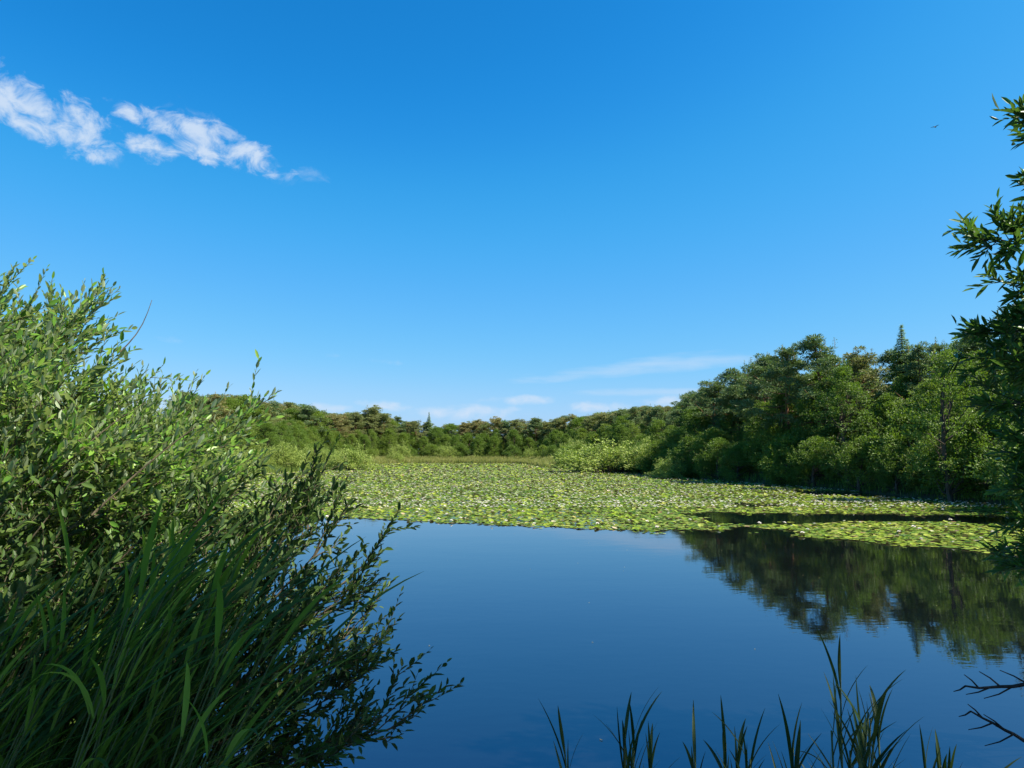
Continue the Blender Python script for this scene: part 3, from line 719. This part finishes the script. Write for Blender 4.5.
# broadleaf tree at the right edge, trunk outside the frame
root = (7.6, 7.0, gz(7.6, 7.0)); L = []
trunk_top = np.array(root) + [-.2, .2, 5.4]
tp = curve(np.array(root) - [0, 0, .3], trunk_top, [.1, .1, 0], 8); L.append((tp, .12))
for px, py, d, k in [(1005, 100, 6.4, .95), (1022, 160, 6.8, .9), (958, 218, 6.2, .8), (985, 262, 6.6, .8), (1000, 205, 7.2, .8), (975, 310, 6.8, .75), (960, 335, 7.2, .7), (1000, 340, 6.4, .7), (985, 380, 7.0, .65), (1010, 420, 6.6, .6), (1000, 300, 7.6, .75),
                     (1020, 370, 7.6, .65), (1005, 465, 7.0, .5), (1020, 500, 6.6, .45), (985, 530, 7.2, .35), (1015, 545, 6.8, .35), (1040, 250, 6.0, .75), (1040, 330, 6.0, .7), (1050, 440, 6.6, .5), (1050, 150, 7.4, .95), (1060, 80, 7, 1.), (1045, 520, 7.4, .4), (1030, 420, 8, .5), (1020, 280, 7, .7)]:
    st = np.array([np.interp(k, np.linspace(0, 1, 8), tp[:, m]) for m in range(3)]); L.append((curve(st, W(px + 32, py + 24, d), [0, 0, .12], 7), .02))
L0 = L[1:]
t = fore('chestnut_tree', root, L0, 'tree with long narrow leaves reaching in at the right edge', 'tree', ('limbs', 'crown'), seed=11, twigs_per=12, twig_len=.30, leaf_len=.135, leaf_w=.27, spacing=.03, t0=.35, spread=.8, upb=.05, sub=3, leaf='chestnut', twig_mat='bark')
T = Tubes(); T.add(tp - np.array(root), np.linspace(.14, .05, 8), 10); obj('trunk', mesh_np('trunk', [T.part(M['bark'])]), t)
# tree behind the photographer on the right: casts the shade over the near bank
KO = [broadleaf(71, 12, 2.9, .30, 'broad', .12, 90, 260), broadleaf(72, 11, 2.9, .25, 'broad', .12, 80, 240), broadleaf(73, 9, 2.2, .15, 'broad', .12, 70, 240)]
def near_tree(x, y, h, wide, label, var):
    tr, cr, H = KO[var]; t = empty('oak_tree', (x, y, gz(x, y) - .05), label, 'tree'); t.scale = (h / H * wide, h / H * wide, h / H)
    for nm, me in (('trunk', tr), ('crown', cr)):
        c = bpy.data.objects.new(nm, me); COL.objects.link(c); c.parent = t
SHADE = [(6.7, 0.2, 12, 1.0, 0, 'leafy tree beside the viewpoint that shades the near bank'), (4.2, -4.6, 11.0, 1.0, 1, 'leafy tree behind the viewpoint, the one deepest in the wood'), (9.6, 3.2, 9, 1.0, 2, 'leafy tree between the viewpoint and the tree at the right edge')]
for x, y, h, w, vv, lab in SHADE: near_tree(x, y, h, w, lab, vv)

hero_bush = [(-4.4, 6.9, 2.5, 'leafy bush on the bank directly behind the sunlit willow'), (-7.0, 9.6, 3.2, 'larger leafy bush further along the left bank behind the willow')]
for x, y, h, lab in hero_bush: plant('bush', x, y, h, lab, None, 1.0)
# bare twigs reaching in at the lower right
root = (4.5, 4.6, gz(4.5, 4.6)); T = Tubes(); rt = np.array(root); rr = np.random.default_rng(3)
for a, b, rad in [((1060, 676), (966, 688), .016), ((1060, 752), (972, 712), .017)]:
    A_, B_ = W(*a, 4.8), W(*b, 4.9); T.add(curve(rt, A_, [.1, 0, .15]) - rt, np.linspace(.02, rad, 8), 6)
    p = curve(A_, B_, [0, 0, -.02], 9) + rr.normal(size=(9, 3)) * .006; p[0] = A_; T.add(p - rt, np.linspace(rad, .006, 9), 6)
    for s, dx, dz in ((4, -.16, -.09), (5, -.1, .08), (6, -.13, -.06), (7, -.06, .07), (8, -.05, -.05), (3, -.14, .07)):
        q = p[s]; T.add(np.array([q, q + [dx * .5, .02, dz * .6], q + [dx, .05, dz]]) - rt, [.006, .0045, .0025], 4)
t = empty('bare_shrub', root, 'bare dark twigs reaching in over the water at the lower right', 'bare twigs'); obj('branches', mesh_np('bare_branches', [T.part(M['dark_twig'])]), t)

# reeds -----------------------------------------------------------------------------
M['reed_shaded'] = leaf_mat('shaded_reed_blade', [(0, (.012, .030, .008)), (.6, (.022, .048, .012)), (1, (.05, .07, .02))], transl=.2, rough=.5, spec=.2)  # reed blades for the bottom clumps, shade put into the darker colour
def reed_mesh(seed, h, lean, blades, bl=.42, bw=.020, s0=.25, erect=.55, dirx=None, mat='reed'):
    """one reed: thin stem, long arching blades set alternately"""
    r = np.random.default_rng(seed); T = Tubes(); n = 8; t = np.linspace(0, 1, n)
    st = np.stack([lean[0] * t ** 1.6, lean[1] * t ** 1.6, h * t * (1 - .06 * t)], 1); T.add(st, np.linspace(.0045, .002, n), 5)
    V = []; Fq = []; off = 0
    for k in range(blades):
        s = s0 + (1 - s0) * (k + .5) / blades; b = np.array([np.interp(s, t, st[:, m]) for m in range(3)])
        az = (k % 2) * math.pi + r.normal() * .5 + seed
        o = np.array([math.cos(az), math.sin(az), 0]); 
        if dirx is not None: o = unit(o * .65 + np.array(dirx))
        L = bl * r.uniform(.7, 1.2) * (.8 + .4 * math.sin(s * 3)); m = 8; u = np.linspace(0, 1, m)
        e = erect + r.normal() * .12
        rise = np.cumsum(np.r_[0, np.full(m - 1, 1 / (m - 1))] * np.cos((u * (1.2 - e) + (1 - e) * .9) * 1.25)); run = np.cumsum(np.r_[0, np.full(m - 1, 1 / (m - 1))] * np.sin((u * (1.2 - e) + (1 - e) * .9) * 1.25))
        mid = b + L * (rise[:, None] * np.array([lean[0] * .3, lean[1] * .3, 1]) + run[:, None] * o)
        side = unit(np.cross(o, [0, 0, 1]) + r.normal(size=3) * .3); w = bw * r.uniform(.8, 1.2) * np.sin(np.clip(u * 2.6 + .35, 0, 2.0)) * (1 - u ** 3) ** .8 + .0006
        up = unit(np.cross(side, mid[-1] - mid[0]))
        a = mid - side * w[:, None] * .5 + up * w[:, None] * .15; c = mid + side * w[:, None] * .5 + up * w[:, None] * .15
        vv = np.concatenate([a, mid, c]); j = np.arange(m - 1)
        ff = np.concatenate([np.stack([j, j + 1, j + 1 + m, j + m], 1), np.stack([j + m, j + m + 1, j + 1 + 2 * m, j + 2 * m], 1)])
        V.append(vv); Fq.append(ff + off); off += len(vv)
    return mesh_np('reed_stem', [T.part(M['reed_stem'])]), mesh_np('reed_blades', [(np.concatenate(V), np.concatenate(Fq), M[mat], True)])
RM = [reed_mesh(s, 2.0, (.45, .10), 10, .40, .0165, .30, .68, (.7, .1, 0)) for s in range(10)]
RS = [reed_mesh(100 + s, 1.0, (.06, .02), 11, .175, .0085, .52, .84, None, 'reed_shaded') for s in range(8)]
def reed(meshes, k, x, y, z, h, label, group, rz=0., tilt=0.):
    t = empty('reed', (x, y, z), label, 'reed', group); t.scale = (1, 1, 1) if h is None else (h, h, h); t.rotation_euler = (0, tilt, rz)
    for nm, me in zip(('stem', 'blades'), meshes[k % len(meshes)]):
        c = bpy.data.objects.new(nm, me); COL.objects.link(c); c.parent = t
rr = np.random.default_rng(17)
for k in range(210):
    d = rr.uniform(2.5, 3.7); px = rr.uniform(-20, 258); top = np.interp(px, [-60, 60, 150, 250, 330], [590, 590, 535, 535, 640]) + abs(rr.normal()) * 60
    tip = W(px, top, d); x = tip[0] - .55; z = gz(x, d); h = (tip[2] - z) / 2.0
    if h < .35: continue
    reed(RM, k, x, d, z, h, 'tall green reed leaning right in the stand below the sunlit willow', 'reeds leaning right in the left stand', rr.normal() * .35, rr.normal() * .08)
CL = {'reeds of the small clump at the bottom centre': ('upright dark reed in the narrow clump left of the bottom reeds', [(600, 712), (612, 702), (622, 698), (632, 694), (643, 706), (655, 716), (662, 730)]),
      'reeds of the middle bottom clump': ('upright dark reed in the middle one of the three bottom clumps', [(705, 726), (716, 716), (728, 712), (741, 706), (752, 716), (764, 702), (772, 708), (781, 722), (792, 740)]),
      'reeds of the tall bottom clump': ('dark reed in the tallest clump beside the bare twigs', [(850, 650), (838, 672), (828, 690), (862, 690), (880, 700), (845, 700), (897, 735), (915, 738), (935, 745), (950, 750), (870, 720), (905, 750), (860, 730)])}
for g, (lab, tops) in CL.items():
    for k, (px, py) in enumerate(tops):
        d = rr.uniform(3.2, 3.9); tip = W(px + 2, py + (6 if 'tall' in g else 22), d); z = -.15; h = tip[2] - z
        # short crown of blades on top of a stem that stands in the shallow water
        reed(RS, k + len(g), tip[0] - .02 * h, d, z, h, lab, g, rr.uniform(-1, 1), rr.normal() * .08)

# a bird far up, right of the middle
p = W(935, 127, 60)
b = empty('flying_bird', p, 'tiny dark bird flying high in the clear sky', 'bird')
T = Tubes(); T.add(np.array([[-.16, 0, 0], [-.08, 0, .01], [.05, 0, .015], [.13, 0, .01], [.2, 0, 0]]), [.01, .04, .045, .03, .006], 8)
for s in (-1, 1):
    T.add(np.array([[0, s * .03, .01], [.03, s * .18, .08], [-.05, s * .36, .04]]), [.035, .025, .006], 6)
bo = obj('body', mesh_np('bird_body', [T.part(M['feather'])]), b); b.rotation_euler = (0, 0, .6)

# ------------------------------------------------------------------ light and sky
SUN_AZ, SUN_EL = 107.0, 50.0     # clockwise from the view direction, degrees
sun = bpy.data.lights.new('sun', 'SUN'); so = bpy.data.objects.new('sun', sun); COL.objects.link(so)
sun.energy = 5.0; sun.angle = R(.53); sun.color = (1, .93, .80)
S = np.array([math.sin(R(SUN_AZ)) * math.cos(R(SUN_EL)), math.cos(R(SUN_AZ)) * math.cos(R(SUN_EL)), math.sin(R(SUN_EL))])
from mathutils import Vector
so.rotation_euler = Vector(S).to_track_quat('Z', 'Y').to_euler(); so.location = (40, -20, 60)

w = bpy.data.worlds.new('World'); SC.world = w; w.use_nodes = True; nt = w.node_tree; nt.nodes.clear(); Lk = nt.links
out = node(nt, 'ShaderNodeOutputWorld'); bg = node(nt, 'ShaderNodeBackground'); Lk.new(bg.outputs[0], out.inputs[0])
sky = node(nt, 'ShaderNodeTexSky'); sky.sky_type = 'NISHITA'; sky.sun_disc = False
sky.sun_elevation = R(SUN_EL); sky.sun_rotation = R(SUN_AZ); sky.altitude = 0; sky.air_density = 1.0; sky.dust_density = .6; sky.ozone_density = 3.0
SKY_S = .098
def math_(op, a, b=None, c=None, clamp=False):
    n = node(nt, 'ShaderNodeMath', operation=op); n.use_clamp = clamp
    for i_, v_ in enumerate((a, b, c)):
        if v_ is None: continue
        if isinstance(v_, bpy.types.NodeSocket): Lk.new(v_, n.inputs[i_])
        else: n.inputs[i_].default_value = v_
    return n.outputs[0]
tc = node(nt, 'ShaderNodeTexCoord'); sep = node(nt, 'ShaderNodeSeparateXYZ'); Lk.new(tc.outputs['Generated'], sep.inputs[0])
U = math_('ARCTAN2', sep.outputs[0], sep.outputs[1]); Vv = math_('ARCSINE', sep.outputs[2])
def dirs(px, py):
    d = unit(ray(px, py)); return math.atan2(d[0], d[1]), math.asin(d[2])
comb = node(nt, 'ShaderNodeCombineXYZ'); Lk.new(U, comb.inputs[0]); Lk.new(Vv, comb.inputs[1])
def noise(sx_, sy_, scale, detail, dist=0., rough=.55, off=0.):
    mp = node(nt, 'ShaderNodeMapping'); mp.inputs['Scale'].default_value = (sx_, sy_, 1); mp.inputs['Location'].default_value = (off, off, 0); Lk.new(comb.outputs[0], mp.inputs[0])
    n = node(nt, 'ShaderNodeTexNoise'); n.inputs['Scale'].default_value = scale; n.inputs['Detail'].default_value = detail; n.inputs['Distortion'].default_value = dist; n.inputs['Roughness'].default_value = rough
    Lk.new(mp.outputs[0], n.inputs['Vector']); return n.outputs[0]
def blobs(lst):
    """largest of several soft tilted ellipses, each (px, py, half width px, half height px, slope)"""
    acc = None
    for px, py, a, b_, slope in lst:
        u0, v0 = dirs(px, py); ka = a / F; kb = b_ / F
        du = math_('SUBTRACT', U, u0); dv = math_('SUBTRACT', Vv, v0); dv = math_('MULTIPLY_ADD', du, slope, dv)
        q = math_('ADD', math_('POWER', math_('ABSOLUTE', math_('DIVIDE', du, ka)), 2.), math_('POWER', math_('ABSOLUTE', math_('DIVIDE', dv, kb)), 2.))
        m = math_('SUBTRACT', 1., q)
        acc = m if acc is None else math_('MAXIMUM', acc, m)
    return acc
def mask(lst, nz, amp, lo, hi, op):
    m = blobs(lst); m = math_('MULTIPLY_ADD', math_('SUBTRACT', nz, .5), amp, math_('MAXIMUM', m, -2.))
    r_ = node(nt, 'ShaderNodeMapRange'); r_.interpolation_type = 'SMOOTHSTEP'; r_.inputs[1].default_value = lo; r_.inputs[2].default_value = hi; r_.inputs[4].default_value = op
    Lk.new(m, r_.inputs[0]); return r_.outputs[0]
n_c = noise(1, 1.35, 30, 12, .5, .62)
puffs = mask([(20, 104, 54, 25, .22), (72, 126, 46, 24, .25), (-30, 88, 50, 26, .2), (150, 121, 40, 11, .25), (152, 148, 26, 13, .0), (205, 137, 44, 15, .3), (205, 153, 38, 10, .15), (255, 158, 38, 15, .3), (225, 134, 24, 10, .2)], n_c, 4.5, .05, 1.5, .86)
wisp = mask([(312, 175, 20, 9, .1), (100, 155, 40, 9, .2), (170, 340, 20, 4, .1), (330, 355, 12, 4, 0), (388, 362, 22, 4, .1), (232, 145, 80, 20, .4)], n_c, 4.0, .3, 2.4, .40)
n_s = noise(1, 6, 12, 6, .3, .55, 2.)
streak = mask([(640, 368, 120, 9, -.07), (560, 378, 60, 5, -.05), (690, 362, 80, 10, -.05), (660, 392, 90, 5, 0.)], n_s, 2.6, -.1, 1.6, .42)
n_l = noise(1, 1.8, 26, 8, .2, .55, 5.)
low = mask([(385, 405, 34, 6, .1), (480, 413, 60, 9, 0), (600, 407, 40, 7, 0), (520, 400, 40, 6, 0), (440, 412, 40, 7, 0), (690, 402, 50, 8, 0), (300, 408, 60, 6, 0), (860, 415, 90, 12, 0), (110, 400, 100, 12, 0)], n_l, 3.4, .0, 1.6, .80)
tot = math_('MAXIMUM', math_('MAXIMUM', puffs, wisp), math_('MAXIMUM', streak, low), clamp=True)
sp = node(nt, 'ShaderNodeSeparateColor'); Lk.new(sky.outputs[0], sp.inputs[0]); cb = node(nt, 'ShaderNodeCombineColor')
CURV = [[(0, 0), (.065, .0039), (.074, .006), (.091, .0134), (.133, .034), (.191, .062), (.258, .102), (.301, .125), (.4, .18)],
        [(0, 0), (.109, .070), (.125, .084), (.153, .112), (.216, .144), (.283, .174), (.342, .196), (.4, .22)],
        [(0, 0), (.205, .205), (.223, .224), (.262, .254), (.328, .285), (.371, .293), (.4, .30)]]
for ch, pts in enumerate(CURV):
    fcv = node(nt, 'ShaderNodeFloatCurve'); c_ = fcv.mapping.curves[0]
    for k_, (a_, b_) in enumerate(pts):
        if k_ == 0: c_.points[0].location = (0, 0)
        elif k_ == len(pts) - 1: c_.points[len(c_.points) - 1].location = (a_ * 2.4, b_ * 2.4)
        else: c_.points.new(a_ * 2.4, b_ * 2.4)
    fcv.mapping.update()
    Lk.new(math_('MULTIPLY', sp.outputs[ch], .065 * 2.4), fcv.inputs['Value'])
    Lk.new(math_('MULTIPLY', fcv.outputs[0], 1 / (.065 * 2.4)), cb.inputs[ch])
tint = cb.outputs[0]
cloud = tuple(c / SKY_S for c in (.303, .355, .425))
colr = mixc(nt, tot, tint, cloud)
Lk.new(colr, bg.inputs[0]); bg.inputs[1].default_value = SKY_S

SC.view_settings.view_transform = 'Standard'; SC.view_settings.look = 'None'; SC.view_settings.exposure = 1.15; SC.view_settings.gamma = 1.0
SC.view_settings.use_curve_mapping = False
SC.cycles.use_denoising = True
SC.cycles.max_bounces = 4; SC.cycles.transmission_bounces = 3; SC.cycles.diffuse_bounces = 2; SC.cycles.glossy_bounces = 3
